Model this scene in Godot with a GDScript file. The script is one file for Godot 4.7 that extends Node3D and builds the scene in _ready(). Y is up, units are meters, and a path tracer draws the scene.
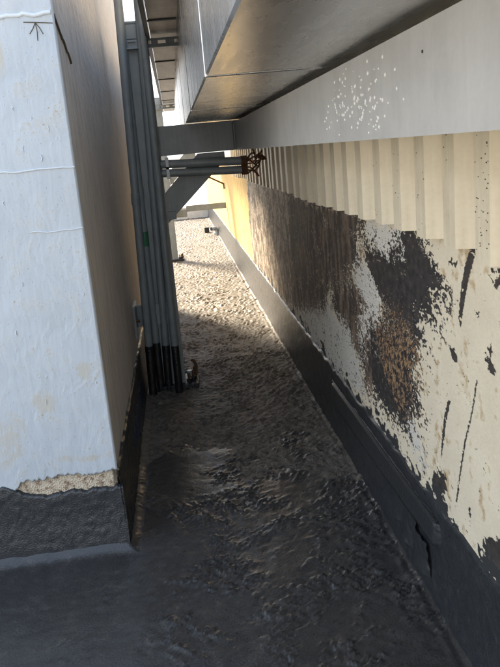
extends Node3D
# Narrow roof passage: painted wall with conduits and steel frame on the left, peeling parapet with metal cladding on the right, duct overhead.

const WX := 0.62      # face of the parapet
const LX := -0.30     # side face of the painted wall
const FZ := -2.35     # front face of the painted wall
const LEND := -6.70   # far end of the painted wall
const PZ := -4.18     # first steel frame
var used := {}
var M := {}
var nlow := FastNoiseLite.new()
var nrid := FastNoiseLite.new()
var nlump := FastNoiseLite.new()
var nfine := FastNoiseLite.new()
var nedge := FastNoiseLite.new()

# ---------------------------------------------------------------- naming
func numbered(called: String) -> String:
	var n: int = used.get(called, 0)
	used[called] = n + 1
	return called if n == 0 else "%s_%03d" % [called, n]

func tag(o: Node3D, label: String, category: String, group := "") -> Node3D:
	o.set_meta("label", label)
	o.set_meta("category", category)
	if group != "":
		o.set_meta("group", group)
	return o

func thing(called: String, label: String, category: String, at := Vector3.ZERO, group := "") -> Node3D:
	var o := Node3D.new()
	o.name = numbered(called)
	add_child(o, true)
	o.position = at
	o.set_meta("kind", "thing")
	return tag(o, label, category, group)

func part(called: String, mesh: Mesh, m: Material, parent: Node = null) -> MeshInstance3D:
	var o := MeshInstance3D.new()
	o.name = numbered(called) if parent == null else called
	o.mesh = mesh
	o.material_override = m
	(self if parent == null else parent).add_child(o, true)
	return o

# ---------------------------------------------------------------- mesh helpers
func st_new() -> SurfaceTool:
	var st := SurfaceTool.new()
	st.begin(Mesh.PRIMITIVE_TRIANGLES)
	return st

func tri(st: SurfaceTool, a: Vector3, b: Vector3, c: Vector3, out: Vector3) -> void:
	var n := (a - c).cross(a - b)
	if n.dot(out) < 0.0:
		var k := b
		b = c
		c = k
		n = -n
	n = n.normalized()
	for v in [a, b, c]:
		st.set_normal(n)
		st.add_vertex(v)

func quad(st: SurfaceTool, a: Vector3, b: Vector3, c: Vector3, d: Vector3, out: Vector3) -> void:
	tri(st, a, b, c, out)
	tri(st, a, c, d, out)

# chamfered box lo..hi
func bbox(st: SurfaceTool, lo: Vector3, hi: Vector3, bev := 0.003, xf := Transform3D.IDENTITY) -> void:
	var c := (lo + hi) * 0.5
	var h := (hi - lo) * 0.5
	var b: float = minf(bev, minf(h.x, minf(h.y, h.z)) * 0.45)
	for ax in 3:
		var u := (ax + 1) % 3
		var w := (ax + 2) % 3
		for s in [-1.0, 1.0]:
			var q := []
			for k in [[-1, -1], [1, -1], [1, 1], [-1, 1]]:
				var p := Vector3.ZERO
				p[ax] = s * h[ax]
				p[u] = k[0] * (h[u] - b)
				p[w] = k[1] * (h[w] - b)
				q.append(xf * (c + p))
			var o := Vector3.ZERO
			o[ax] = s
			quad(st, q[0], q[1], q[2], q[3], xf.basis * o)
	for ax in 3:
		var u := (ax + 1) % 3
		var w := (ax + 2) % 3
		for su in [-1.0, 1.0]:
			for sw in [-1.0, 1.0]:
				var q := []
				for k in [[-1, 0], [1, 0], [1, 1], [-1, 1]]:
					var p := Vector3.ZERO
					p[ax] = k[0] * (h[ax] - b)
					p[u] = su * (h[u] - (b if k[1] == 0 else 0.0))
					p[w] = sw * (h[w] - (0.0 if k[1] == 0 else b))
					q.append(xf * (c + p))
				var o := Vector3.ZERO
				o[u] = su
				o[w] = sw
				quad(st, q[0], q[1], q[2], q[3], xf.basis * o)
	for sx in [-1.0, 1.0]:
		for sy in [-1.0, 1.0]:
			for sz in [-1.0, 1.0]:
				var s := Vector3(sx, sy, sz)
				var a := c + s * h - Vector3(0, s.y * b, s.z * b)
				var d := c + s * h - Vector3(s.x * b, 0, s.z * b)
				var e := c + s * h - Vector3(s.x * b, s.y * b, 0)
				tri(st, xf * a, xf * d, xf * e, xf.basis * s)

func box_mesh(lo: Vector3, hi: Vector3, bev := 0.003) -> Mesh:
	var st := st_new()
	bbox(st, lo, hi, bev)
	return st.commit()

# closed profile (counter-clockwise or not) in the x/y plane of xf, extruded along its z from z0 to z1
func extrude(st: SurfaceTool, poly: PackedVector2Array, z0: float, z1: float, xf := Transform3D.IDENTITY) -> void:
	if Geometry2D.is_polygon_clockwise(poly):
		poly.reverse()
	var n := poly.size()
	for i in n:
		var a := poly[i]
		var b := poly[(i + 1) % n]
		var o := Vector3(b.y - a.y, a.x - b.x, 0)
		quad(st, xf * Vector3(a.x, a.y, z0), xf * Vector3(b.x, b.y, z0), xf * Vector3(b.x, b.y, z1), xf * Vector3(a.x, a.y, z1), xf.basis * o)
	var t := Geometry2D.triangulate_polygon(poly)
	for i in range(0, t.size(), 3):
		for s in [[z0, -1.0], [z1, 1.0]]:
			tri(st, xf * Vector3(poly[t[i]].x, poly[t[i]].y, s[0]), xf * Vector3(poly[t[i + 1]].x, poly[t[i + 1]].y, s[0]), xf * Vector3(poly[t[i + 2]].x, poly[t[i + 2]].y, s[0]), xf.basis * Vector3(0, 0, s[1] * signf(z1 - z0)))

func tube(st: SurfaceTool, pts: Array, r: float, sides := 14, capped := true) -> void:
	var rings := []
	var side := Vector3(1, 0, 0)
	for i in pts.size():
		var t: Vector3 = (pts[mini(i + 1, pts.size() - 1)] - pts[maxi(i - 1, 0)]).normalized()
		if absf(t.dot(side)) > 0.95:
			side = Vector3(0, 0, 1) if absf(t.z) < 0.9 else Vector3(0, 1, 0)
		var u := (side - t * side.dot(t)).normalized()
		side = u
		var w := t.cross(u)
		var ring := []
		for k in sides:
			var a := TAU * k / sides
			ring.append(u * cos(a) + w * sin(a))
		rings.append(ring)
	for i in pts.size() - 1:
		for k in sides:
			var k2 := (k + 1) % sides
			var v := [pts[i] + rings[i][k] * r, pts[i] + rings[i][k2] * r, pts[i + 1] + rings[i + 1][k2] * r, pts[i + 1] + rings[i + 1][k] * r]
			var nn := [rings[i][k], rings[i][k2], rings[i + 1][k2], rings[i + 1][k]]
			var idx := [0, 1, 2, 0, 2, 3]
			if ((v[0] - v[2]) as Vector3).cross(v[0] - v[1]).dot(nn[0]) < 0.0:
				idx = [0, 2, 1, 0, 3, 2]
			for j in idx:
				st.set_normal(nn[j])
				st.add_vertex(v[j])
	if capped:
		for e in [[0, 1], [pts.size() - 1, pts.size() - 2]]:
			var o: Vector3 = pts[e[0]] - pts[e[1]]
			for k in sides:
				tri(st, pts[e[0]], pts[e[0]] + rings[e[0]][k] * r, pts[e[0]] + rings[e[0]][(k + 1) % sides] * r, o)

func tube_mesh(pts: Array, r: float, sides := 14) -> Mesh:
	var st := st_new()
	tube(st, pts, r, sides)
	return st.commit()

func bend(a: Vector3, corner: Vector3, b: Vector3, r: float, n := 6) -> Array:
	var p := corner + (a - corner).normalized() * r
	var q := corner + (b - corner).normalized() * r
	var out := [a]
	for i in n + 1:
		var t := float(i) / n
		out.append(p.lerp(corner, t).lerp(corner.lerp(q, t), t))
	out.append(b)
	return out

# smooth displaced sheet: pos(i, j) gives a point, uv(i, j) its texture coordinate
func sheet(ni: int, nj: int, pos: Callable, out: Vector3, uv = null) -> ArrayMesh:
	var v := PackedVector3Array()
	var nr := PackedVector3Array()
	var tx := PackedVector2Array()
	v.resize((ni + 1) * (nj + 1))
	nr.resize(v.size())
	tx.resize(v.size())
	for i in ni + 1:
		for j in nj + 1:
			v[i * (nj + 1) + j] = pos.call(i, j)
			if uv != null:
				tx[i * (nj + 1) + j] = uv.call(i, j)
	var idx := PackedInt32Array()
	var mid := (ni / 2) * (nj + 1) + nj / 2
	var flip: bool = (v[mid] - v[mid + nj + 2]).cross(v[mid] - v[mid + nj + 1]).dot(out) < 0.0
	for i in ni + 1:
		for j in nj + 1:
			var a := v[mini(i + 1, ni) * (nj + 1) + j] - v[maxi(i - 1, 0) * (nj + 1) + j]
			var b := v[i * (nj + 1) + mini(j + 1, nj)] - v[i * (nj + 1) + maxi(j - 1, 0)]
			var n := a.cross(b).normalized()
			if n.dot(out) < 0.0:
				n = -n
			nr[i * (nj + 1) + j] = n
			if i < ni and j < nj:
				var p := i * (nj + 1) + j
				var q := p + nj + 1
				idx.append_array(PackedInt32Array([p, q + 1, q, p, p + 1, q + 1] if flip else [p, q, q + 1, p, q + 1, p + 1]))
	var arr := []
	arr.resize(Mesh.ARRAY_MAX)
	arr[Mesh.ARRAY_VERTEX] = v
	arr[Mesh.ARRAY_NORMAL] = nr
	if uv != null:
		arr[Mesh.ARRAY_TEX_UV] = tx
	arr[Mesh.ARRAY_INDEX] = idx
	var m := ArrayMesh.new()
	m.add_surface_from_arrays(Mesh.PRIMITIVE_TRIANGLES, arr)
	return m

# ---------------------------------------------------------------- materials
func lin(r: float, g: float, b: float) -> Color:
	return Color(r, g, b).linear_to_srgb()

func noise(freq: float, s: int, oct := 4, type := FastNoiseLite.TYPE_SIMPLEX_SMOOTH, fractal := FastNoiseLite.FRACTAL_FBM) -> FastNoiseLite:
	var n := FastNoiseLite.new()
	n.noise_type = type
	n.seed = s
	n.frequency = freq
	n.fractal_type = fractal
	n.fractal_octaves = oct
	return n

# seamless grey noise picture; stretch > 1 draws it out down the picture
func grey(size: int, cycles: float, s: int, oct := 4, stretch := 1, type := FastNoiseLite.TYPE_SIMPLEX_SMOOTH) -> Image:
	var n := noise(cycles / size, s, oct, type)
	var im := n.get_seamless_image(size, size / stretch)
	if stretch > 1:
		im.resize(size, size, Image.INTERPOLATE_CUBIC)
	im.convert(Image.FORMAT_L8)
	return im

func texof(im: Image) -> ImageTexture:
	return ImageTexture.create_from_image(im)

# colour picture: ramp of [position, Color(linear)] looked up by a mix of grey pictures [[image, weight], ...]
func ramp(pics: Array, stops: Array) -> ImageTexture:
	var g := Gradient.new()
	g.offsets = PackedFloat32Array(stops.map(func(x): return x[0]))
	g.colors = PackedColorArray(stops.map(func(x): return (x[1] as Color).linear_to_srgb()))
	var lut := PackedByteArray()
	for i in 256:
		var c := g.sample(i / 255.0)
		lut.append_array(PackedByteArray([int(c.r * 255), int(c.g * 255), int(c.b * 255)]))
	var w: int = pics[0][0].get_width()
	var h: int = pics[0][0].get_height()
	var datas := []
	for p in pics:
		datas.append([p[0].get_data(), p[1]])
	var bytes := PackedByteArray()
	bytes.resize(w * h * 3)
	for i in w * h:
		var x := 0.0
		for d in datas:
			x += d[0][i] * d[1]
		var k := clampi(int(x), 0, 255) * 3
		bytes[i * 3] = lut[k]
		bytes[i * 3 + 1] = lut[k + 1]
		bytes[i * 3 + 2] = lut[k + 2]
	return texof(Image.create_from_data(w, h, false, Image.FORMAT_RGB8, bytes))

func mat(called: String, color: Color, rough: float, scale := 1.0, tex: Texture2D = null, bump: Texture2D = null, relief := 0.0, rtex: Texture2D = null, metal := 0.0) -> StandardMaterial3D:
	var m := StandardMaterial3D.new()
	m.resource_name = called
	m.albedo_color = color
	m.roughness = rough
	m.metallic = metal
	m.uv1_triplanar = true
	m.uv1_world_triplanar = true
	m.uv1_scale = Vector3.ONE * scale
	m.uv1_triplanar_sharpness = 4.0
	if tex:
		m.albedo_texture = tex
	if bump:
		m.heightmap_enabled = true
		m.heightmap_texture = bump
		m.heightmap_scale = relief
	if rtex:
		m.roughness_texture = rtex
	M[called] = m
	return m

func make_materials() -> void:
	var soft := grey(512, 5, 1, 5)
	var mid := grey(512, 14, 2, 5)
	var fine := grey(512, 60, 3, 4)
	var streak := grey(512, 30, 4, 5, 16)
	var streak2 := grey(512, 70, 5, 4, 8)
	var cell := grey(512, 26, 6, 3, 1, FastNoiseLite.TYPE_CELLULAR)
	var t_mid := texof(mid)
	var t_fine := texof(fine)
	var t_streak := texof(streak2)
	# bitumen roof paint: a fresh black coat near, the weathered dusty membrane beyond
	var t_bit := ramp([[soft, 0.25], [mid, 0.30], [fine, 0.45]], [[0.0, Color(.026, .0245, .024)], [0.5, Color(.040, .0375, .036)], [0.64, Color(.052, .048, .044)], [0.76, Color(.085, .077, .067)], [1.0, Color(.16, .14, .115)]])
	var r_bit := ramp([[mid, 0.5], [fine, 0.5]], [[0.0, Color(.04, .04, .04)], [0.5, Color(.085, .085, .085)], [1.0, Color(.22, .22, .22)]])
	var t_old := ramp([[soft, 0.2], [mid, 0.35], [fine, 0.45]], [[0.0, Color(.04, .034, .028)], [0.36, Color(.075, .063, .051)], [0.5, Color(.13, .110, .088)], [0.65, Color(.18, .154, .123)], [1.0, Color(.26, .225, .18)]])
	var r_old := ramp([[mid, 0.5], [fine, 0.5]], [[0.0, Color(.16, .16, .16)], [0.5, Color(.30, .30, .30)], [1.0, Color(.50, .50, .50)]])
	mat("bitumen", Color.WHITE, 1.0, 1.7, t_bit, t_fine, 0.07, r_bit)
	mat("old_membrane", Color.WHITE, 1.0, 1.7, t_old, t_fine, 0.22, r_old)
	mat("bitumen_skirt", Color(0.9, 0.95, 1.0), 1.0, 2.3, t_bit, t_fine, 0.10, r_bit)
	mat("bitumen_smooth", lin(.028, .03, .031), 0.36, 3.0, null, t_mid, 0.12)
	mat("bitumen_pipe", lin(.012, .012, .013), 0.4, 4.0, null, t_mid, 0.2)
	# pale blue-white wall paint with brush marks
	var t_white := ramp([[streak, 0.45], [soft, 0.4], [fine, 0.15]], [[0.0, Color(.56, .60, .64)], [0.5, Color(.62, .665, .71)], [1.0, Color(.67, .71, .74)]])
	mat("white_paint", Color.WHITE, 0.5, 1.1, t_white, t_streak, 0.10)
	# side of that wall: stained render with runs down it
	var t_side := ramp([[streak, 0.55], [streak2, 0.25], [soft, 0.2]], [[0.0, Color(.38, .345, .315)], [0.4, Color(.54, .495, .455)], [0.6, Color(.61, .56, .51)], [1.0, Color(.72, .66, .59)]])
	mat("stained_render", Color.WHITE, 0.75, 1.1, t_side, t_mid, 0.25)
	var t_plaster := ramp([[mid, 0.8], [fine, 0.2]], [[0.0, Color(.20, .13, .09)], [0.3, Color(.32, .24, .17)], [0.42, Color(.58, .50, .38)], [1.0, Color(.70, .62, .50)]])
	mat("bare_plaster", Color.WHITE, 0.9, 2.2, t_plaster, t_fine, 0.6)
	# painted steel
	var t_grey := ramp([[soft, 0.5], [streak, 0.35], [fine, 0.15]], [[0.0, Color(.17, .19, .197)], [0.5, Color(.22, .245, .252)], [1.0, Color(.27, .295, .30)]])
	mat("grey_paint", Color.WHITE, 0.42, 1.7, t_grey, t_mid, 0.05)
	var t_fas := ramp([[soft, 0.6], [streak, 0.2], [fine, 0.2]], [[0.0, Color(.39, .385, .365)], [0.5, Color(.47, .46, .435)], [1.0, Color(.53, .52, .49)]])
	mat("pale_grey_paint", Color.WHITE, 0.38, 1.3, t_fas, t_mid, 0.05)
	# galvanised duct
	var t_galv := ramp([[soft, 0.7], [fine, 0.3]], [[0.0, Color(.50, .505, .50)], [0.5, Color(.58, .58, .57)], [1.0, Color(.66, .655, .64)]])
	var r_galv := ramp([[soft, 0.5], [streak, 0.5]], [[0.0, Color(.045, .045, .045)], [0.5, Color(.06, .06, .06)], [1.0, Color(.10, .10, .10)]])
	mat("galvanised", Color.WHITE, 1.0, 1.2, t_galv, t_mid, 0.02, r_galv, 1.0)
	mat("tray_metal", lin(.30, .275, .25), 0.45, 1.4, ramp([[soft, 0.6], [streak, 0.4]], [[0.0, Color(.5, .5, .5)], [1.0, Color(1, 1, 1)]]), null, 0.0, null, 0.6)
	mat("dark_metal", lin(.045, .048, .05), 0.5)
	# cladding
	var t_clad := ramp([[soft, 0.4], [streak, 0.4], [fine, 0.2]], [[0.0, Color(.50, .41, .27)], [0.35, Color(.66, .57, .41)], [0.6, Color(.73, .64, .47)], [1.0, Color(.78, .70, .54)]])
	mat("cream_sheet", Color.WHITE, 0.45, 1.2, t_clad)
	mat("dirt_speck", lin(.10, .08, .055), 0.9)
	mat("paint_splash", lin(.74, .73, .68), 0.5)
	mat("yellow_paint", Color.WHITE, 0.7, 1.3, ramp([[streak, 0.5], [soft, 0.3], [mid, 0.2]], [[0.0, Color(.55, .36, .11)], [0.5, Color(.70, .48, .17)], [1.0, Color(.76, .58, .28)]]), t_mid, 0.2)
	mat("pale_concrete", Color.WHITE, 0.85, 0.9, ramp([[soft, 0.6], [fine, 0.4]], [[0.0, Color(.52, .49, .43)], [1.0, Color(.74, .71, .64)]]), t_fine, 0.2)
	mat("rust", Color.WHITE, 0.85, 9.0, ramp([[mid, 0.7], [fine, 0.3]], [[0.0, Color(.05, .03, .02)], [0.5, Color(.16, .075, .035)], [1.0, Color(.30, .15, .07)]]), t_fine, 0.4)
	mat("green_tape", lin(.03, .16, .08), 0.5)
	mat("red_wire", lin(.22, .05, .03), 0.5)
	mat("black_plastic", lin(.02, .02, .02), 0.4)
	mat("white_plastic", lin(.55, .57, .56), 0.35)
	mat("blue_paint", lin(.012, .035, .085), 0.4, 5.0, null, t_mid, 0.15)
	mat("deck", Color.WHITE, 0.9, 0.5, ramp([[soft, 0.7], [fine, 0.3]], [[0.0, Color(.36, .34, .30)], [1.0, Color(.52, .49, .44)]]))

# ---------------------------------------------------------------- the painted-over and burnt face of the parapet
func poly(a: Array) -> Array:
	var p := PackedVector2Array()
	var box := Rect2(a[0], a[1], 0, 0)
	for i in range(0, a.size(), 2):
		p.append(Vector2(a[i], a[i + 1]))
		box = box.expand(p[-1])
	return [box.grow(0.1), p]

func within(d: float, y: float, list: Array) -> bool:
	var q := Vector2(d, y)
	for e in list:
		if (e[0] as Rect2).has_point(q) and Geometry2D.is_point_in_polygon(q, e[1]):
			return true
	return false

func parapet_pictures() -> Array:
	var w := 1280
	var h := 832
	var patch := noise(7.0, 21, 5)
	var finer := noise(38.0, 22, 5)
	var runs := noise(11.0, 23, 5)
	var grain := noise(170.0, 24, 3)
	var crumb := noise(95.0, 25, 4)
	# outlines on the wall: distance along the passage, height
	var burnt := [poly([4.317, 1.037, 3.149, 1.043, 2.517, 1.076, 2.446, 1.021, 2.604, .935, 2.556, .884, 2.766, .777, 3.126, .69, 3.296, .567, 4.023, .408, 5.108, .244]),
		poly([3.04, .705, 2.699, .78, 2.497, .75, 2.602, .654, 2.616, .528, 2.748, .501, 2.773, .6, 2.996, .576, 3.106, .614]),
		poly([2.458, .959, 2.263, .943, 2.125, 1.003, 2.04, 1.059, 1.851, 1.069, 1.873, .999, 1.7, .963, 1.695, .915, 1.807, .857, 1.766, .819, 1.857, .82, 1.942, .801, 2.093, .78, 2.265, .779, 2.359, .79, 2.375, .842, 2.525, .895]),
		poly([2.52, .628, 2.267, .762, 2.052, .794, 1.908, .803, 1.878, .76, 1.918, .692, 1.953, .611, 1.924, .549, 1.992, .475, 2.036, .42, 2.182, .404, 2.368, .422, 2.566, .387, 2.603, .501])]
	var copper := [poly([2.378, .676, 2.133, .783, 1.945, .766, 1.918, .692, 2.035, .61, 2.105, .511, 1.99, .501, 2.13, .476, 2.278, .537, 2.345, .573])]
	var primer := [poly([2.554, .891, 2.375, .842, 2.311, .786, 2.418, .681, 2.547, .577, 2.642, .458, 2.566, .387, 2.8, .327, 2.933, .373, 2.768, .471, 2.616, .528, 2.571, .661, 2.497, .75, 2.699, .78]),
		poly([5.146, .178, 4.029, .395, 3.308, .526, 3.178, .6, 3.04, .557, 2.773, .6, 2.764, .488, 2.933, .373, 2.911, .309, 3.384, .282, 4.087, .253, 5.184, .111]),
		poly([2.442, 1.041, 2.059, 1.061, 2.087, .983, 2.264, .937, 2.332, .954, 2.455, .973]),
		poly([2.032, .47, 1.947, .471, 1.914, .4, 1.978, .367, 2.023, .397])]
	var chips := [poly([1.538, 1.061, 1.397, 1.069, 1.361, 1.068, 1.361, 1.053, 1.407, 1.055, 1.517, 1.046]),
		poly([1.702, .796, 1.67, .79, 1.639, .785, 1.651, .759, 1.677, .765]),
		poly([1.459, .849, 1.43, .859, 1.443, .829, 1.425, .808, 1.451, .794, 1.468, .809, 1.451, .83]),
		poly([1.42, 1.015, 1.388, 1.025, 1.371, 1., 1.413, .988, 1.436, .997]),
		poly([1.68, .995, 1.646, 1.014, 1.614, 1.009, 1.647, .994, 1.675, .988]),
		poly([1.748, 1.066, 1.707, 1.066, 1.719, 1.053, 1.764, 1.051]),
		poly([1.521, .908, 1.488, .919, 1.499, .905]),
		poly([1.486, .38, 1.403, .426, 1.369, .388, 1.395, .287, 1.44, .328, 1.497, .329]),
		poly([1.843, .389, 1.735, .438, 1.726, .384, 1.779, .349, 1.832, .353])]
	var cracks := [poly([1.538, 1.058, 1.504, 1.057, 1.552, .987, 1.584, .922, 1.611, .857, 1.623, .872, 1.607, .941, 1.581, 1.001]),
		poly([1.705, .647, 1.686, .651, 1.721, .577, 1.735, .527, 1.766, .458, 1.752, .531, 1.731, .595]),
		poly([1.524, .756, 1.517, .756, 1.546, .675, 1.59, .582, 1.654, .391, 1.663, .388, 1.599, .579, 1.554, .672])]
	var cb := PackedByteArray()
	cb.resize(w * h * 3)
	var hb := PackedByteArray()
	hb.resize(w * h)
	var lut := PackedByteArray()
	for i in 1025:
		lut.append(int(Color(i / 1024.0, 0, 0).linear_to_srgb().r * 255.0))
	for j in h:
		var y := 1.12 * (j + 0.5) / h
		for i in w:
			var d := 1.0 + 7.0 * pow((i + 0.5) / w, 2.0)
			var n1 := patch.get_noise_2d(d * 0.7, y)
			var n2 := finer.get_noise_2d(d * 0.55, y * 0.8)
			var n3 := runs.get_noise_2d(d, y * 0.34)
			var g := grain.get_noise_2d(d * 0.5, y)
			var n4 := crumb.get_noise_2d(d * 0.5, y * 0.8)
			var r := 0.715 + 0.06 * n1 + 0.05 * g + 0.03 * n4
			var gg := 0.625 + 0.06 * n1 + 0.05 * g + 0.03 * n4
			var b := 0.465 + 0.05 * n1 + 0.04 * g + 0.02 * n4
			var ht := 205.0 + 14.0 * n2
			var stain := n1 * 0.5 + n3 * 0.6 + n2 * 0.35
			if stain > 0.20:      # faint rust and soot stains in the sound paint
				var k := minf((stain - 0.20) * 2.2, 0.55)
				r *= 1.0 - 0.55 * k; gg *= 1.0 - 0.75 * k; b *= 1.0 - k
			var wd := d + 0.12 * n2 + 0.05 * n1 + 0.10 * n4
			var wy := y + 0.06 * n2 + 0.03 * n1 + 0.055 * n4
			var stripped := d + 0.25 * n1 + 0.12 * n2 > 3.15 and y + 0.07 * n1 + 0.05 * n2 > 0.40 - 0.035 * (d - 3.0)
			if d < 5.0 and within(wd, wy, primer):
				r = 0.62 + 0.07 * n2; gg = 0.585 + 0.07 * n2; b = 0.51 + 0.06 * n2
				ht = 170.0 + 16.0 * n2
				if n2 * 0.5 + n4 * 0.7 + 0.4 * n3 > 0.40:
					r = 0.06; gg = 0.05; b = 0.045
					ht = 110.0
			elif d < 4.2 and within(wd, wy, burnt):
				ht = 105.0 + 45.0 * n2
				r = 0.030 + 0.03 * n2; gg = 0.026 + 0.026 * n2; b = 0.024 + 0.022 * n2
				if d > 2.45:
					var k := clampf(0.3 + 1.3 * n3 + 0.6 * n2, 0.0, 1.0)
					r = lerpf(0.045, 0.22, k); gg = lerpf(0.034, 0.155, k); b = lerpf(0.027, 0.11, k)
				if within(d + 0.15 * n4 + 0.2 * n2, y + 0.09 * n4 + 0.12 * n2, copper):
					var dg := crumb.get_noise_2d(d * 0.55 + y * 0.55, (y - d * 0.3) * 0.35)
					var c := clampf(0.36 + 1.5 * dg + 0.9 * n2 + 0.9 * g, 0.0, 1.0)
					r = lerpf(r, 0.36, c); gg = lerpf(gg, 0.215, c); b = lerpf(b, 0.105, c)
				if g * 0.4 + n4 * 0.7 + n2 * 0.7 + n1 * 0.6 > 0.62:
					r = 0.52; gg = 0.46; b = 0.37
					ht = 185.0
			elif stripped:
				ht = 115.0 + 45.0 * n2
				var k := clampf(0.50 + 0.7 * n3 + 1.1 * n1 + 0.7 * n2 + 0.4 * n4, 0.0, 1.0)
				r = lerpf(0.11, 0.42, k); gg = lerpf(0.084, 0.335, k); b = lerpf(0.064, 0.26, k)
				var up := smoothstep(0.55, 1.0, y) * smoothstep(3.0, 4.0, d)
				if n3 * 0.7 + n2 * 0.5 + n4 * 0.3 + n1 * 0.6 + 0.28 * up > 0.30:
					r = 0.50 + 0.12 * n2; gg = 0.445 + 0.12 * n2; b = 0.37 + 0.1 * n2
					ht = 185.0
			if d < 2.4 and within(d + 0.03 * n2, y + 0.022 * n2, chips) or d < 1.8 and within(d + 0.005 * n4, y, cracks) and n2 > -0.35:
				r = 0.040 + 0.03 * n2; gg = 0.033 + 0.026 * n2; b = 0.028 + 0.02 * n2
				ht = 90.0
			# specks of lost paint, thicker toward the stripped part
			if d < 3.1 and g * 0.4 + n4 * 0.6 + n2 * 0.5 + 0.25 * n1 > lerpf(0.66, 0.46, smoothstep(1.45, 2.1, d)):
				r = 0.07; gg = 0.052; b = 0.04
				ht = 110.0
			# bitumen brushed up past the upstand
			if y + 0.10 * n1 + 0.05 * n3 + 0.05 * n2 < 0.325:
				r = 0.030; gg = 0.030; b = 0.030
				ht = 200.0
			# the yellow repaint further along, with a ragged edge
			if d + 0.12 * n1 + 0.08 * n2 > 6.55:
				var k := clampf(0.5 + 0.9 * n3 + 0.3 * n1, 0.0, 1.0)
				r = lerpf(0.58, 0.76, k); gg = lerpf(0.37, 0.55, k); b = lerpf(0.11, 0.22, k)
				ht = 215.0
			var o := j * w + i
			cb[o * 3] = lut[clampi(int(r * 1024.0), 0, 1024)]
			cb[o * 3 + 1] = lut[clampi(int(gg * 1024.0), 0, 1024)]
			cb[o * 3 + 2] = lut[clampi(int(b * 1024.0), 0, 1024)]
			hb[o] = clampi(int(ht), 0, 255)
	return [texof(Image.create_from_data(w, h, false, Image.FORMAT_RGB8, cb)), texof(Image.create_from_data(w, h, false, Image.FORMAT_L8, hb))]

# ---------------------------------------------------------------- floor
# 0 on the fresh coat, 1 on the weathered membrane: where one was brushed over the other
func weathered(x: float, z: float) -> float:
	var edge := -2.95 + 0.35 * (x - 0.2) + 0.55 * nlow.get_noise_2d(x * 1.5 + 40.0, z * 1.2) + 0.25 * nlump.get_noise_2d(x * 0.5, z * 0.5 + 9.0)
	return smoothstep(edge + 0.12, edge - 0.12, z)

func floor_h(x: float, z: float) -> float:
	var h := 0.010 * nlow.get_noise_2d(x, z)
	var l := nlump.get_noise_2d(x, z)
	var f := nfine.get_noise_2d(x, z)
	var old := weathered(x, z)
	var region := smoothstep(-0.35, 0.35, nlow.get_noise_2d(x * 2.6 + 3.0, z * 2.6))
	# weathered: knobbly crust with creases between the lumps
	var crust := 0.0
	if old > 0.0:
		crust = 0.024 * absf(nlump.get_noise_2d(x * 0.75, z * 0.75)) + 0.008 * absf(nlump.get_noise_2d(x * 1.9 + 7.0, z * 1.9)) + 0.0022 * f - 0.006
		crust -= 0.007 * smoothstep(0.55, 0.75, nrid.get_noise_2d(x * 0.6 + 20.0, z * 1.1))
		crust *= 0.45 + 0.6 * region
	# fresh: smooth flow with scattered wrinkles and drips
	var coat := 0.0
	if old < 1.0:
		var r := nrid.get_noise_2d(x * 0.8 + 0.05 * l, z * 1.0 + 0.04 * f)
		var near_wall := smoothstep(0.0, -0.3, x)
		var wr := smoothstep(-0.20, 0.45, nlow.get_noise_2d(x * 2.2 + 11.0, z * 2.2 + 4.0) + 0.30 * smoothstep(-0.1, 0.35, x)) * (1.0 - 0.6 * near_wall)
		coat = 0.0016 * l + 0.0004 * f + wr * (0.020 * maxf(r - 0.30, 0.0) + 0.006 * nlump.get_noise_2d(x * 0.6, z * 0.6) + 0.004 * l * absf(l) + 0.0007 * f)
	h += lerpf(coat, crust, old)
	# lap bead and rising edge along the parapet
	var e := x + 0.006 * nedge.get_noise_2d(z * 6.0, 3.0)
	h += 0.006 * exp(-pow((e - 0.575) / 0.009, 2.0)) * (0.55 + 0.8 * nlump.get_noise_2d(x * 0.3, z * 0.35))
	h += 0.05 * pow(clampf((x - 0.585) / 0.045, 0.0, 1.0), 2.0)
	# cove along the painted wall
	if z > LEND - 0.1:
		var dx := clampf(1.0 - (x - LX) / 0.05, 0.0, 1.0)
		var dz := clampf(1.0 - (z - FZ) / 0.06, 0.0, 1.0)
		if x < LX + 0.05 and z < FZ + 0.06:
			h += 0.045 * pow(minf(dx, dz), 2.0)
	return h

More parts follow.
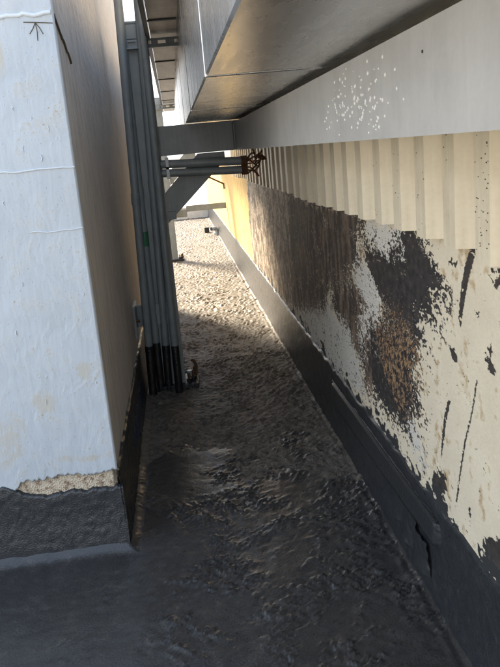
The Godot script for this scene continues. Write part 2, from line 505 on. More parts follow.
func make_floor() -> void:
	var xs := []
	var x := -1.35
	while x < LX - 0.001:
		xs.append(x)
		x += 0.0125
	x = LX
	while x < 0.625:
		xs.append(x)
		x += 0.0077
	xs.append(0.632)
	var zs := []
	var z := -0.9
	while z > -15.4:
		zs.append(z)
		z -= 0.0085 if z > -4.6 else (0.013 if z > -8.0 else 0.026)
	var ni: int = zs.size() - 1
	var nj: int = xs.size() - 1
	var m := sheet(ni, nj, func(i: int, j: int): return Vector3(xs[j], floor_h(xs[j], zs[i]), zs[i]), Vector3.UP)
	var arr := m.surface_get_arrays(0)
	var idx: PackedInt32Array = arr[Mesh.ARRAY_INDEX]
	var pos: PackedVector3Array = arr[Mesh.ARRAY_VERTEX]
	var sorted := [PackedInt32Array(), PackedInt32Array()]
	for k in range(0, idx.size(), 3):
		var v := pos[idx[k]]
		var w := 1 if v.z < -4.2 else (0 if v.z > -1.9 else (1 if weathered(v.x, v.z) + 0.45 * nfine.get_noise_2d(v.x * 0.7, v.z * 0.7) + 0.3 * nlump.get_noise_2d(v.x + 3.0, v.z) > 0.5 else 0))
		sorted[w].append_array(idx.slice(k, k + 3))
	var both := ArrayMesh.new()
	for k in 2:
		arr[Mesh.ARRAY_INDEX] = sorted[k]
		both.add_surface_from_arrays(Mesh.PRIMITIVE_TRIANGLES, arr)
		both.surface_set_material(k, M.bitumen if k == 0 else M.old_membrane)
	var fl := part("roof_floor", both, null)
	fl.set_meta("kind", "structure")
	# the rest of the roof round it
	var deck := part("roof_deck", box_mesh(Vector3(-60, -0.3, -90), Vector3(60, -0.045, 60), 0.01), M.deck)
	deck.set_meta("kind", "structure")

# ---------------------------------------------------------------- painted wall on the left
func front_paint() -> StandardMaterial3D:
	# one picture for x -1.1..-0.28, y 0..2: brushed coat with trowel marks under it, dirty hand-high stains, nicks
	var w := 640
	var h := 1400
	var big := noise(2.2, 41, 4)
	var trowel := noise(9.0, 42, 3)
	var brush := noise(55.0, 43, 3)
	var nick := noise(70.0, 44, 3)
	var stains := [[-.63, .44, .07, .10], [-.50, .52, .05, .05], [-.66, .36, .10, .03], [-.40, .31, .12, .015], [-.60, .98, .03, .10], [-.47, 1.60, .02, .12], [-.36, .62, .03, .04]]
	var cb := PackedByteArray()
	cb.resize(w * h * 3)
	var hb := PackedByteArray()
	hb.resize(w * h)
	for j in h:
		var y := 2.0 * (j + 0.5) / h
		for i in w:
			var x := -1.1 + 0.82 * (i + 0.5) / w
			var a := big.get_noise_2d(x, y)
			var b := trowel.get_noise_2d(x * 1.4 + 0.2 * a, y * 0.8)
			var c := brush.get_noise_2d(x + 0.01 * b, y * 0.06)
			var n := nick.get_noise_2d(x, y)
			var k := 0.95 + 0.06 * a + 0.05 * b + 0.045 * c
			var col := Vector3(0.495, 0.545, 0.595) * k
			var s := 0.0
			for e in stains:
				var u: float = (x - e[0]) / e[2]
				var v: float = (y - e[1]) / e[3]
				s = maxf(s, 1.0 - u * u - v * v)
			s = clampf((s + 0.9 * b + 0.7 * n - 0.25) * 0.8, 0.0, 0.6)
			col = col.lerp(Vector3(0.47, 0.43, 0.34), s)
			var ht := 150.0 + 55.0 * b + 16.0 * c + 20.0 * a
			if n + 0.35 * b > 0.78:
				col = Vector3(0.33, 0.31, 0.28)
				ht -= 30.0
			elif n < -0.58:
				ht += 40.0
			var o := j * w + i
			var q := Color(col.x, col.y, col.z).linear_to_srgb()
			cb[o * 3] = int(q.r * 255.0)
			cb[o * 3 + 1] = int(q.g * 255.0)
			cb[o * 3 + 2] = int(q.b * 255.0)
			hb[o] = clampi(int(ht), 0, 255)
	var m := StandardMaterial3D.new()
	m.resource_name = "brushed_wall_paint"
	m.albedo_texture = texof(Image.create_from_data(w, h, false, Image.FORMAT_RGB8, cb))
	m.heightmap_enabled = true
	m.heightmap_texture = texof(Image.create_from_data(w, h, false, Image.FORMAT_L8, hb))
	m.heightmap_scale = 0.55
	m.roughness = 0.5
	M["brushed_wall_paint"] = m
	return m

func make_left_wall() -> void:
	var t := thing("painted_wall", "tall pale blue painted wall with black bitumen base, left of the passage", "wall", Vector3.ZERO)
	# body (its side face shows bare stained render)
	part("wall_body", box_mesh(Vector3(-2.6, -0.05, LEND), Vector3(LX - 0.004, 3.1, FZ - 0.008), 0.012), M.bare_plaster, t)
	var nz := 150
	var side := sheet(nz, 60, func(i: int, j: int):
		var z := lerpf(FZ - 0.004, LEND + 0.002, float(i) / nz)
		var y := lerpf(0.25, 3.0, j / 60.0)
		return Vector3(LX + 0.003 * nedge.get_noise_2d(z * 2.0, y * 2.0) - (0.012 if i == nz or i == 0 else 0.0), y, z + (0.012 * nedge.get_noise_2d(y * 5.0, 8.0) if i == nz else 0.0)), Vector3.RIGHT)
	part("side_render", side, M.stained_render, t)
	# paint coat on the front with a torn lower edge
	var nx := 320
	var skin := sheet(nx, 40, func(i: int, j: int):
		var x := lerpf(-2.6, LX + 0.004, pow(float(i) / nx, 0.5))
		var e := 0.288 + 0.010 * nedge.get_noise_2d(x * 7.0, 0.0) + 0.009 * nedge.get_noise_2d(x * 60.0, 5.0) - (0.05 * smoothstep(-0.60, -0.66, x))
		if j == 0:
			return Vector3(x, e + 0.001, FZ - 0.009)
		var y := lerpf(e, 3.08, pow((j - 1) / 39.0, 1.6))
		return Vector3(x, y, FZ + 0.003 + 0.0022 * nedge.get_noise_2d(x * 3.0, y * 1.2) - (0.006 if i == nx else 0.0)), Vector3.BACK, func(i: int, j: int):
		var x := lerpf(-2.6, LX + 0.004, pow(float(i) / nx, 0.5))
		var y := lerpf(0.25, 3.08, pow(maxf(j - 1, 0) / 39.0, 1.6))
		return Vector2((x + 1.1) / 0.82, y / 2.0))
	part("paint_coat", skin, front_paint(), t)
	# bitumen upstand round the foot
	var nf := 180
	var front := sheet(nf, 26, func(i: int, j: int):
		var x := lerpf(-1.5, LX + 0.014, pow(float(i) / nf, 0.6))
		var e := 0.232 + 0.010 * nedge.get_noise_2d(x * 12.0, 20.0) + 0.006 * nedge.get_noise_2d(x * 45.0, 25.0) + 0.045 * smoothstep(-0.58, -0.68, x)
		var y := lerpf(-0.01, e, minf(j, 25.0) / 25.0) + (0.0015 if j == 26 else 0.0)
		var o := 0.006 + 0.010 * smoothstep(0.16, 0.0, y) + 0.0045 * maxf(0.0, nlump.get_noise_2d(x * 0.9, y * 2.2 + 7.0)) + 0.0012 * nlump.get_noise_2d(x * 2.5, y * 4.0 + 3.0)
		if j == 26:
			o = -0.012
		return Vector3(x, y, FZ + maxf(o, 0.002) if j < 26 else FZ + o), Vector3.BACK)
	part("bitumen_upstand", front, M.bitumen_skirt, t)
	var ns := 220
	var sidesk := sheet(ns, 22, func(i: int, j: int):
		var z := lerpf(FZ + 0.012, LEND, pow(float(i) / ns, 1.4))
		var e := 0.292 + 0.012 * nedge.get_noise_2d(z * 8.0, 40.0)
		var y := lerpf(-0.01, e, minf(j, 21.0) / 21.0) + (0.0015 if j == 22 else 0.0)
		var o := 0.008 + 0.010 * smoothstep(0.12, 0.0, y) + 0.004 * nlump.get_noise_2d(z, y + 2.0)
		if j == 22:
			o = -0.01
		return Vector3(LX + o, y, z), Vector3.RIGHT)
	part("bitumen_upstand", sidesk, M.bitumen_skirt, t)
	# hardened paint runs and a filled crack
	var bead := []
	for i in 40:
		var x := lerpf(-0.75, LX - 0.004, i / 39.0)
		bead.append(Vector3(x, 1.728 + 0.010 * nedge.get_noise_2d(x * 14.0, 60.0), FZ + 0.003))
	part("crack_filler", tube_mesh(bead, 0.0065, 8), M.white_paint, t)
	bead = []
	for i in 12:
		var u := i / 11.0
		bead.append(Vector3(LX + 0.002, 1.725 - 0.10 * u + 0.008 * nedge.get_noise_2d(u * 4.0, 61.0), FZ - 0.004 - 0.28 * u))
	part("crack", tube_mesh(bead, 0.004, 6), M.dirt_speck, t)
	bead = []
	for i in 30:
		var x := lerpf(-0.70, LX + 0.002, i / 29.0)
		bead.append(Vector3(x, 1.292 + 0.004 * nedge.get_noise_2d(x * 10.0, 62.0), FZ + 0.0035))
	part("paint_ridge", tube_mesh(bead, 0.003, 6), M.white_paint, t)
	bead = []
	for i in 30:
		var x := lerpf(-0.46, LX + 0.002, i / 29.0)
		bead.append(Vector3(x, 1.105 + 0.006 * nedge.get_noise_2d(x * 12.0, 63.0), FZ + 0.0035))
	part("paint_ridge", tube_mesh(bead, 0.002, 6), M.white_paint, t)
	# arrow-shaped scratch
	for s in [[-.352, 1.705, -.352, 1.655], [-.352, 1.705, -.372, 1.675], [-.352, 1.705, -.334, 1.672], [-.385, 1.708, -.302, 1.700]]:
		part("scratch", tube_mesh([Vector3(s[0], s[1], FZ + 0.0045), Vector3((s[0] + s[2]) / 2 + 0.002, (s[1] + s[3]) / 2, FZ + 0.005), Vector3(s[2], s[3], FZ + 0.0045)], 0.0012, 5), M.dirt_speck, t)
	var rng := RandomNumberGenerator.new()
	rng.seed = 5
	for i in 12:
		var p := Vector3(rng.randf_range(-0.62, -0.32), rng.randf_range(0.35, 1.7), FZ + 0.004)
		var l := rng.randf_range(0.004, 0.02)
		part("paint_lump", tube_mesh([p, p - Vector3(rng.randf_range(-.004, .004), l * 0.5, -0.001), p - Vector3(0, l, 0)], rng.randf_range(0.001, 0.002), 6), M.white_paint, t)
	# smear of blue paint on the upstand beside the conduits
	var smear := sheet(40, 14, func(i: int, j: int):
		var u := i / 40.0
		var z := lerpf(-2.95, -3.85, u)
		var mid := 0.13 + 0.05 * nedge.get_noise_2d(z * 3.0, 80.0)
		var half := (0.055 + 0.03 * nedge.get_noise_2d(z * 14.0, 81.0)) * sqrt(maxf(0.0, 1.0 - pow(2.0 * u - 1.0, 2.0)))
		var y := mid + half * (2.0 * j / 14.0 - 1.0)
		var edge := i == 0 or i == 40 or j == 0 or j == 14
		return Vector3(LX + 0.0098 + 0.010 * smoothstep(0.12, 0.0, y) + 0.004 * nlump.get_noise_2d(z, y + 2.0) + (-0.004 if edge else 0.0), y, z), Vector3.RIGHT)
	part("paint_smear", smear, M.blue_paint, t).set_meta("label", "smear of blue paint on the bitumen")

# ---------------------------------------------------------------- parapet on the right
func make_parapet() -> void:
	var t := thing("parapet_wall", "long low parapet wall with peeling cream paint and burnt patches above bitumen base", "wall")
	part("wall_core", box_mesh(Vector3(WX + 0.014, -0.05, -15.4), Vector3(WX + 0.2, 1.13, 1.5), 0.01), M.bare_plaster, t)
	var pics := parapet_pictures()
	var m := StandardMaterial3D.new()
	m.resource_name = "peeling_paint"
	m.albedo_texture = pics[0]
	m.heightmap_enabled = true
	m.heightmap_texture = pics[1]
	m.heightmap_scale = 0.28
	m.roughness = 0.72
	m.texture_repeat = false
	var near := sheet(280, 44, func(i: int, j: int):
		var z := -1.0 - 7.0 * i / 280.0
		var y := 1.12 * j / 44.0
		return Vector3(WX + 0.004 * nedge.get_noise_2d(z * 1.5, y * 1.5 + 90.0), y, z), Vector3.LEFT, func(i: int, j: int): return Vector2(sqrt(i / 280.0), j / 44.0))
	part("painted_face", near, m, t)
	var rest := sheet(60, 10, func(i: int, j: int):
		var z := -8.0 - 7.4 * i / 60.0
		var y := 1.12 * j / 10.0
		return Vector3(WX + 0.004 * nedge.get_noise_2d(z * 1.5, y * 1.5 + 90.0), y, z), Vector3.LEFT)
	part("yellow_face", rest, M.yellow_paint, t)
	part("cream_face", box_mesh(Vector3(WX - 0.001, 0.0, -1.0), Vector3(WX + 0.01, 1.12, 1.5), 0.001), M.cream_sheet, t)
	var ns := 420
	var sk := sheet(ns, 22, func(i: int, j: int):
		var z := lerpf(1.0, -15.4, pow(float(i) / ns, 1.0) if false else float(i) / ns)
		var e := 0.315 + 0.012 * nedge.get_noise_2d(z * 9.0, 140.0) + 0.014 * nedge.get_noise_2d(z * 36.0, 145.0)
		var y := lerpf(-0.01, e, minf(j, 21.0) / 21.0) + (0.0015 if j == 22 else 0.0)
		var o := 0.007 + 0.010 * smoothstep(0.12, 0.0, y) + 0.004 * nlump.get_noise_2d(z, y + 2.0)
		if j == 22:
			o = -0.012
		return Vector3(WX - o, y, z), Vector3.LEFT)
	part("bitumen_upstand", sk, M.bitumen_skirt, t)
	# smooth flashing strip lapped over the upstand, its near end torn open
	var fl := thing("flashing_strip", "smooth dark flashing strip with a torn end, stuck along the right upstand", "flashing")
	var strip := sheet(60, 10, func(i: int, j: int):
		var u := i / 60.0
		var z := lerpf(-3.15, -1.76, u)
		var y0 := lerpf(0.145, 0.195, u) + 0.006 * nedge.get_noise_2d(z * 12.0, 150.0)
		var y1 := lerpf(0.255, 0.272, u)
		var y := lerpf(y0, y1, j / 10.0)
		var o := lerpf(0.026, 0.018, j / 10.0)
		if j == 0 or j == 10 or i == 0 or i == 60:
			o = 0.004
		return Vector3(WX - o, y, z + (0.012 * nedge.get_noise_2d(y * 50.0, 151.0) if i >= 59 else 0.0)), Vector3.LEFT)
	part("strip", strip, M.bitumen_smooth, fl)
	part("top_bead", tube_mesh([Vector3(WX - 0.012, .256, -3.14), Vector3(WX - 0.018, .264, -2.3), Vector3(WX - 0.016, .272, -1.77)], 0.003, 8), M.bitumen_smooth, fl)
	for k in 3:
		var a := 0.03 * k
		var flap := sheet(10, 8, func(i: int, j: int):
			var u := i / 10.0
			var v := j / 8.0
			return Vector3(WX - 0.018 - 0.022 * sin(PI * u) * (1.0 - v) - 0.006 * nlump.get_noise_2d(u + k, v), 0.065 + a + 0.09 * v + 0.012 * nedge.get_noise_2d(u * 20.0, 160.0 + k), -1.83 - 0.10 * k - 0.16 * u - 0.03 * v), Vector3.LEFT)
		part("torn_flap", flap, M.bitumen_smooth, fl)

func make_cladding() -> void:
	var t := thing("corrugated_cladding", "cream corrugated metal cladding hanging over the top of the parapet", "cladding")
	var pitch := 0.19
	var per := 4
	var zz := 0.86
	var k := 0
	while zz > -7.2:
		var st := st_new()
		var pts := []
		for i in per:
			var z := zz - pitch * i
			pts.append_array([Vector2(0, z), Vector2(0, z - 0.075), Vector2(0.034, z - 0.098), Vector2(0.034, z - 0.167)])
		pts.append(Vector2(0, zz - pitch * per))
		pts.append(Vector2(0, zz - pitch * per - 0.03))
		var x0 := WX - 0.010 - (0.006 if k % 2 == 0 else 0.0)
		var y0 := 1.052 + 0.006 * sin(k * 2.3)
		for i in pts.size() - 1:
			var a: Vector2 = pts[i]
			var b: Vector2 = pts[i + 1]
			var o := Vector3(-absf(a.y - b.y), 0, -(b.x - a.x))
			var n := o.normalized() * 0.0022
			quad(st, Vector3(x0 - a.x, y0, a.y), Vector3(x0 - b.x, y0, b.y), Vector3(x0 - b.x, 2.7, b.y), Vector3(x0 - a.x, 2.7, a.y), o)
			quad(st, Vector3(x0 - a.x, y0, a.y) - n, Vector3(x0 - b.x, y0, b.y) - n, Vector3(x0 - b.x, 2.7, b.y) - n, Vector3(x0 - a.x, 2.7, a.y) - n, -o)
			quad(st, Vector3(x0 - a.x, y0, a.y), Vector3(x0 - b.x, y0, b.y), Vector3(x0 - b.x, y0, b.y) - n, Vector3(x0 - a.x, y0, a.y) - n, Vector3.DOWN)
		var s := part("cladding_sheet", st.commit(), M.cream_sheet, t)
		if k == 2 or k == 3:
			# dirt specks spattered over the nearest ribs
			var rng := RandomNumberGenerator.new()
			rng.seed = 70 + k
			var sp := st_new()
			for i in (130 if k == 2 else 30):
				var q := rng.randi_range(0, per - 1)
				var z := zz - pitch * q - 0.10 - rng.randf() * 0.065
				var y := 1.07 + pow(rng.randf(), 1.4) * 0.25
				var r := rng.randf_range(0.0006, 0.0014)
				bbox(sp, Vector3(x0 - 0.0352, y - r, z - r * 1.4), Vector3(x0 - 0.0335, y + r, z + r * 1.4), 0.0004)
			part("dirt_specks", sp.commit(), M.dirt_speck, s).set_meta("kind", "stuff")
		zz -= pitch * per
		k += 1

# ---------------------------------------------------------------- overhead metalwork
func make_overhead() -> void:
	var d := thing("metal_duct", "big silver sheet metal duct running overhead along the passage", "duct")
	var z := 0.9
	while z > -10.4:
		var z1 := z - 1.3
		part("duct_section", box_mesh(Vector3(0.09, 1.458, z1 + 0.002), Vector3(0.56, 1.90, z - 0.002), 0.004), M.galvanised, d)
		if z < 0.8:
			part("joint_strip", box_mesh(Vector3(0.0885, 1.4555, z - 0.016), Vector3(0.561, 1.9015, z + 0.016), 0.002), M.galvanised, d)
		z = z1
	var c := thing("cable_tray", "shallow grey metal tray hung beside the top of the silver duct", "cable tray")
	part("tray_pan", box_mesh(Vector3(-0.045, 1.905, -11.0), Vector3(0.125, 1.913, 0.8), 0.001), M.tray_metal, c)
	for x in [-0.062, 0.098]:
		part("side_rail", box_mesh(Vector3(x - 0.008, 1.892 if x < 0 else 1.902, -11.0), Vector3(x + 0.012, 1.965, 0.8), 0.002), M.dark_metal, c)
	for zc in [-1.2, -2.4, -3.65, -5.2, -6.4, -7.6, -8.8]:
		part("cross_rib", box_mesh(Vector3(-0.048, 1.898, zc - 0.012), Vector3(0.086, 1.9045, zc + 0.012), 0.001), M.dark_metal, c)
	# edge channel on the right
	var f := thing("edge_channel", "long pale grey steel channel spotted with paint splashes, upper right", "beam")
	var st := st_new()
	extrude(st, PackedVector2Array([Vector2(.347, 1.296), Vector2(.420, 1.296), Vector2(.420, 1.304), Vector2(.356, 1.304), Vector2(.356, 1.434), Vector2(.420, 1.434), Vector2(.420, 1.442), Vector2(.347, 1.442)]), -4.135, 1.2)
	part("channel", st.commit(), M.pale_grey_paint, f)
	var rng := RandomNumberGenerator.new()
	rng.seed = 31
	st = st_new()
	for i in 130:
		var p := Vector3(0.3465, 0, 0)
		p.z = -1.42 + rng.randfn(0.0, 0.13)
		p.y = 1.36 + rng.randfn(0.0, 0.035)
		if p.y > 1.436 or p.y < 1.302:
			continue
		var r := rng.randf_range(0.0012, 0.0042)
		var tip := p - Vector3(0.0012, 0, 0)
		var n := 7
		var ex := rng.randf_range(1.0, 1.8)
		for k in n:
			var a := TAU * k / n
			var b := TAU * (k + 1) / n
			tri(st, tip, p + Vector3(0.0006, sin(a) * r, cos(a) * r * ex), p + Vector3(0.0006, sin(b) * r, cos(b) * r * ex), Vector3(-1, 0.1, 0))
	part("paint_splashes", st.commit(), M.paint_splash, f).set_meta("kind", "stuff")
	part("bolt_head", tube_mesh([Vector3(.3475, 1.405, -1.02), Vector3(.3455, 1.405, -1.02)], 0.0022, 8), M.dark_metal, f)

func make_frame() -> Node3D:
	var t := thing("steel_frame", "grey steel post with arm and diagonal brace behind the near conduits", "frame", Vector3(0, 0, PZ), "steel frames under the duct")
	# post: I-section
	var st := st_new()
	var a := -0.192
	var b := -0.062
	extrude(st, PackedVector2Array([Vector2(a, .07), Vector2(b, .07), Vector2(b, .058), Vector2(-.123, .058), Vector2(-.123, -.058), Vector2(b, -.058), Vector2(b, -.07), Vector2(a, -.07), Vector2(a, -.058), Vector2(-.131, -.058), Vector2(-.131, .058), Vector2(a, .058)]), 0.0, 1.97, Transform3D(Basis(Vector3.RIGHT, Vector3.BACK, Vector3.UP), Vector3.ZERO))
	part("post", st.commit(), M.grey_paint, t)
	part("post_cap", box_mesh(Vector3(a - .006, 1.97, -.076), Vector3(b + .006, 1.982, .076), .002), M.grey_paint, t)
	# arm: channel, its back to the near end of the passage
	st = st_new()
	extrude(st, PackedVector2Array([Vector2(.045, 1.298), Vector2(.045, 1.453), Vector2(-.03, 1.453), Vector2(-.03, 1.443), Vector2(.036, 1.443), Vector2(.036, 1.308), Vector2(-.03, 1.308), Vector2(-.03, 1.298)]), b + .001, 0.43, Transform3D(Basis(Vector3.BACK, Vector3.UP, Vector3.LEFT) * Basis.from_scale(Vector3(1, 1, -1)), Vector3.ZERO))
	part("arm", st.commit(), M.grey_paint, t)
	part("end_plate", box_mesh(Vector3(.338, 1.3, .047), Vector3(.3465, 1.44, .10), .002), M.grey_paint, t)
	# brace
	st = st_new()
	extrude(st, PackedVector2Array([Vector2(.140, 1.296), Vector2(.285, 1.296), Vector2(.285, 1.25), Vector2(b + .002, .935), Vector2(b + .002, 1.100)]), -.035, .030)
	part("brace", st.commit(), M.grey_paint, t)
	part("gusset_plate", box_mesh(Vector3(b + .002, .955, .031), Vector3(b + .05, 1.0, .04), .002), M.grey_paint, t)
	# slotted angle at the head
	st = st_new()
	var z0 := .074
	var xs := [-.215, -.165, -.125, -.085, -.045, -.010, .030, .075, .115, .165]
	bbox(st, Vector3(-.215, 1.880, z0), Vector3(.165, 1.892, z0 + .006), .001)
	bbox(st, Vector3(-.215, 1.848, z0), Vector3(.165, 1.864, z0 + .006), .001)
	for i in range(0, xs.size() - 1, 2):
		bbox(st, Vector3(xs[i], 1.8638, z0 + .0002), Vector3(xs[i + 1], 1.8802, z0 + .0058), .0005)
	bbox(st, Vector3(-.215, 1.8425, z0 - .004), Vector3(.165, 1.8478, z0 + .036), .001)
	part("slotted_angle", st.commit(), M.grey_paint, t)
	part("head_plate", box_mesh(Vector3(a + .002, 1.895, .0705), Vector3(b - .004, 1.965, .078), .002), M.grey_paint, t)
	# foot
	part("base_plate", box_mesh(Vector3(a - .04, -.01, -.11), Vector3(.012, .022, .11), .003), M.bitumen_pipe, t)
	for q in [[-.04, .06], [-.005, -.06], [-.015, .02]]:
		var bt := part("anchor_bolt", tube_mesh([Vector3(q[0], .0, q[1]), Vector3(q[0], .075, q[1])], .008, 8), M.rust, t)
		part("nut", tube_mesh([Vector3(q[0], .024, q[1]), Vector3(q[0], .042, q[1])], .016, 6), M.bitumen_pipe, bt)
	return t

func make_conduits() -> void:
	var rows := [
		["conduit_pipe", -.252, -.187, .0215, "leftmost of the four grey conduits, next to the painted wall"],
		["conduit_pipe", -.206, -.186, .0205, "grey conduit second from the painted wall, between two close neighbours"],
		["conduit_pipe", -.161, -.090, .0205, "grey conduit third from the painted wall, black lower end in the roof"],
		["conduit_pipe", -.103, -.077, .0200, "rightmost upright grey conduit, standing clear of the other three"]]
	var zs := [-4.045, -4.087, -4.088, -4.04]
	for i in 4:
		var r: Array = rows[i]
		var t := thing(r[0], r[4], "conduit", Vector3.ZERO, "upright conduits by the wall")
		var foot := Vector3(r[1], -.02, zs[i])
		var top := Vector3(r[2], 2.07, zs[i])
		var at := func(y: float) -> Vector3: return foot.lerp(top, (y + .02) / 2.09)
		var ybit := .275 - .008 * i
		var head: Vector3 = at.call(2.75 - .06 * i)
		var pts := [at.call(ybit), at.call(.8), at.call(1.4)]
		pts.append_array(bend(at.call(2.2), head, Vector3(LX - .05, head.y + .01, head.z), .09))
		part("pipe", tube_mesh(pts, r[3]), M.grey_paint, t)
		part("bitumen_sleeve", tube_mesh([at.call(-.02), at.call(.1), at.call(ybit + .012 * (i % 2)), at.call(ybit + .004 + .012 * (i % 2))], r[3] + .0018), M.bitumen_pipe, t)
		if i == 1:
			part("green_tape", tube_mesh([at.call(.83), at.call(.91)], r[3] + .0012), M.green_tape, t)
		part("coupling", tube_mesh([at.call(1.06 + .03 * i), at.call(1.12 + .03 * i)], r[3] + .003), M.grey_paint, t)
	for i in 2:
		var y: float = [1.258, 1.210][i]
		var t := thing("branch_conduit", ["upper of two level grey conduits below the frame arm", "lower of two level grey conduits below the frame arm"][i], "conduit", Vector3.ZERO, "branch conduits across the frame")
		var s := Vector3(-.12 + .02 * i, y, -4.09)
		var e := Vector3(.385, y - .02, -4.09)
		part("pipe", tube_mesh([s, s.lerp(e, .5), e], .0225 - .001 * i), M.grey_paint, t)
		part("bushing", tube_mesh([e - Vector3(.02, 0, 0), e + Vector3(.012, 0, 0)], .027), M.rust, t)
		part("saddle", box_mesh(Vector3(-.04, y - .032, -4.075), Vector3(-.022, y + .032, -4.062), .002), M.white_plastic, t)
	# clamp rail from the wall to the conduits
	var t := thing("clamp_rail", "short grey strut bolted to the wall side, holding the conduits", "bracket")
	part("strut", box_mesh(Vector3(LX - .01, .385, -4.02), Vector3(-.085, .505, -4.005), .002) if false else box_mesh(Vector3(LX - .01, .385, -4.105), Vector3(-.085, .505, -4.085), .002), M.grey_paint, t)
	part("wall_plate", box_mesh(Vector3(LX - .004, .35, -4.12), Vector3(LX + .012, .53, -3.93), .002), M.grey_paint, t)
	part("bolt", tube_mesh([Vector3(LX + .01, .44, -3.98), Vector3(LX + .03, .44, -3.98)], .009, 6), M.rust, t)
	# hanging wires at the end of the branch conduits
	var rng := RandomNumberGenerator.new()
	rng.seed = 12
	var w := thing("wire_bundle", "tangle of reddish brown wires at the ends of the level conduits", "wires")
	for k in 7:
		var p := []
		var o := Vector3(.395, 1.235 if k % 2 == 0 else 1.185, -4.09)
		var up := rng.randf_range(-.07, .09)
		for i in 9:
			var u := i / 8.0
			p.append(o + Vector3(.09 * sin(u * PI * .8) * (.6 + .09 * k), up * u + .02 * sin(u * 7.0 + k), rng.randf_range(-.004, .004) + .05 * (k - 3) / 3.0 * u))
		part("wire", tube_mesh(p, .0045, 7), M.red_wire if k % 3 == 1 else M.rust, w)

# ---------------------------------------------------------------- small things and the far end
func make_far() -> void:
	var r := thing("cross_rail", "dark grey bar crossing the far passage low between frame and parapet", "rail")
	var st := st_new()
	extrude(st, PackedVector2Array([Vector2(-9.53, .592), Vector2(-9.47, .592), Vector2(-9.47, .665), Vector2(-9.478, .665), Vector2(-9.478, .60), Vector2(-9.53, .60)]), .105, .612, Transform3D(Basis(Vector3.BACK, Vector3.UP, Vector3.RIGHT), Vector3.ZERO))
	part("rail", st.commit(), M.grey_paint, r)
	part("stub_plate", box_mesh(Vector3(-.062, .53, -9.475), Vector3(.11, .62, -9.455), .003), M.grey_paint, r)
	var b := thing("wall_bracket", "small rusty angle bracket high on the far yellow parapet", "bracket")
	st = st_new()
	extrude(st, PackedVector2Array([Vector2(.40, 1.02), Vector2(.615, .90), Vector2(.615, .83), Vector2(.60, .83), Vector2(.60, .885), Vector2(.40, .995)]), -9.54, -9.50)
	part("bracket_arm", st.commit(), M.rust, b)
	var e := thing("end_kerb", "low pale concrete kerb closing the bright far end of the passage", "kerb")
	part("wall_body", box_mesh(Vector3(-7, -.05, -15.62), Vector3(.85, .20, -15.42), .01), M.pale_concrete, e)
	part("coping", box_mesh(Vector3(-7.05, .20, -15.85), Vector3(.9, .24, -15.40), .01), M.pale_concrete, e)
	var k := thing("roof_block", "small dark square block on the bright far floor", "block")
	part("block", box_mesh(Vector3(.40, -.01, -12.40), Vector3(.475, .085, -12.28), .008), M.bitumen_pipe, k)
	part("lid", box_mesh(Vector3(.396, .083, -12.405), Vector3(.479, .095, -12.275), .003), M.dark_metal, k)
	var d := thing("pipe_outlet", "small pale pipe elbow with dark mouth by the far parapet foot", "pipe")
	part("elbow", tube_mesh(bend(Vector3(.58, -.02, -12.0), Vector3(.58, .10, -12.0), Vector3(.50, .10, -11.92), .06), .035, 12), M.white_plastic, d)
	part("collar", tube_mesh([Vector3(.58, .0, -12.0), Vector3(.58, .03, -12.0)], .05, 12), M.white_plastic, d)
	part("mouth", tube_mesh([Vector3(.502, .10, -11.922), Vector3(.497, .10, -11.917)], .027, 12), M.black_plastic, d)
	var a := thing("anchor_stub", "small rusty hooked anchor beside the foot of the near conduits", "anchor")
	part("plate", box_mesh(Vector3(-.055, .0, -4.28), Vector3(.015, .018, -4.14), .003), M.bitumen_pipe, a)
	part("hook", tube_mesh([Vector3(-.005, .0, -4.20), Vector3(.004, .05, -4.205), Vector3(.008, .085, -4.21), Vector3(-.002, .115, -4.215), Vector3(-.018, .125, -4.215)], .009, 8), M.rust, a)
	part("stub", tube_mesh([Vector3(-.035, .0, -4.22), Vector3(-.035, .06, -4.22)], .016, 8), M.white_plastic, a)

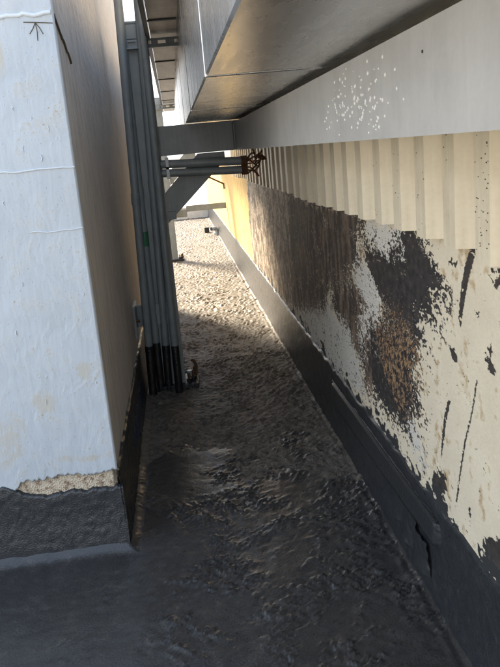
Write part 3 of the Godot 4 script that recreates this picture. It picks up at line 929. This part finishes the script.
func _ready() -> void:
	# camera
	var cam := Camera3D.new()
	cam.name = "camera"
	cam.fov = 48.52
	cam.near = 0.02
	cam.far = 400.0
	cam.transform = Transform3D(Basis(Vector3(.9911, -.08567, .10193), Vector3(.10753, .96645, -.23327), Vector3(-.07853, .24215, .96705)).orthonormalized(), Vector3(0, 1.3, 0))
	add_child(cam)
	cam.current = true
	# sky, sun, exposure
	var sm := ProceduralSkyMaterial.new()
	sm.sky_top_color = Color(0.62, 0.71, 0.83)
	sm.sky_horizon_color = Color(0.93, 0.93, 0.92)
	sm.sky_curve = 0.25
	sm.ground_bottom_color = Color(0.3, 0.28, 0.25)
	sm.ground_horizon_color = Color(0.6, 0.58, 0.54)
	sm.sun_angle_max = 40.0
	sm.energy_multiplier = 0.8
	var sky := Sky.new()
	sky.sky_material = sm
	var env := Environment.new()
	env.background_mode = Environment.BG_SKY
	env.sky = sky
	env.tonemap_mode = Environment.TONE_MAPPER_LINEAR
	env.tonemap_exposure = 3.95
	env.sdfgi_enabled = true
	env.ssao_enabled = true
	env.ssil_enabled = true
	var we := WorldEnvironment.new()
	we.name = "environment"
	we.environment = env
	add_child(we)
	var sun := DirectionalLight3D.new()
	sun.name = "sun"
	sun.light_energy = 1.3
	sun.light_angular_distance = 15.0
	sun.light_color = Color(1.0, 0.93, 0.82)
	sun.shadow_enabled = true
	var towards := Vector3(0.42, -0.56, 0.68)
	sun.basis = Basis.looking_at(towards.normalized(), Vector3.UP)
	add_child(sun)

	nlow = noise(1.4, 11, 3)
	nrid = noise(9.0, 12, 3, FastNoiseLite.TYPE_SIMPLEX_SMOOTH, FastNoiseLite.FRACTAL_RIDGED)
	nlump = noise(17.0, 13, 3)
	nfine = noise(60.0, 14, 2)
	nedge = noise(1.0, 15, 3)
	make_materials()
	make_floor()
	make_left_wall()
	make_parapet()
	make_cladding()
	make_overhead()
	var f1 := make_frame()
	var f2: Node3D = f1.duplicate()
	f2.name = numbered("steel_frame")
	add_child(f2, true)
	f2.position = Vector3(0, 0, -9.42)
	f2.set_meta("label", "farther steel post with bolted foot, standing on the bright floor")
	make_conduits()
	make_far()
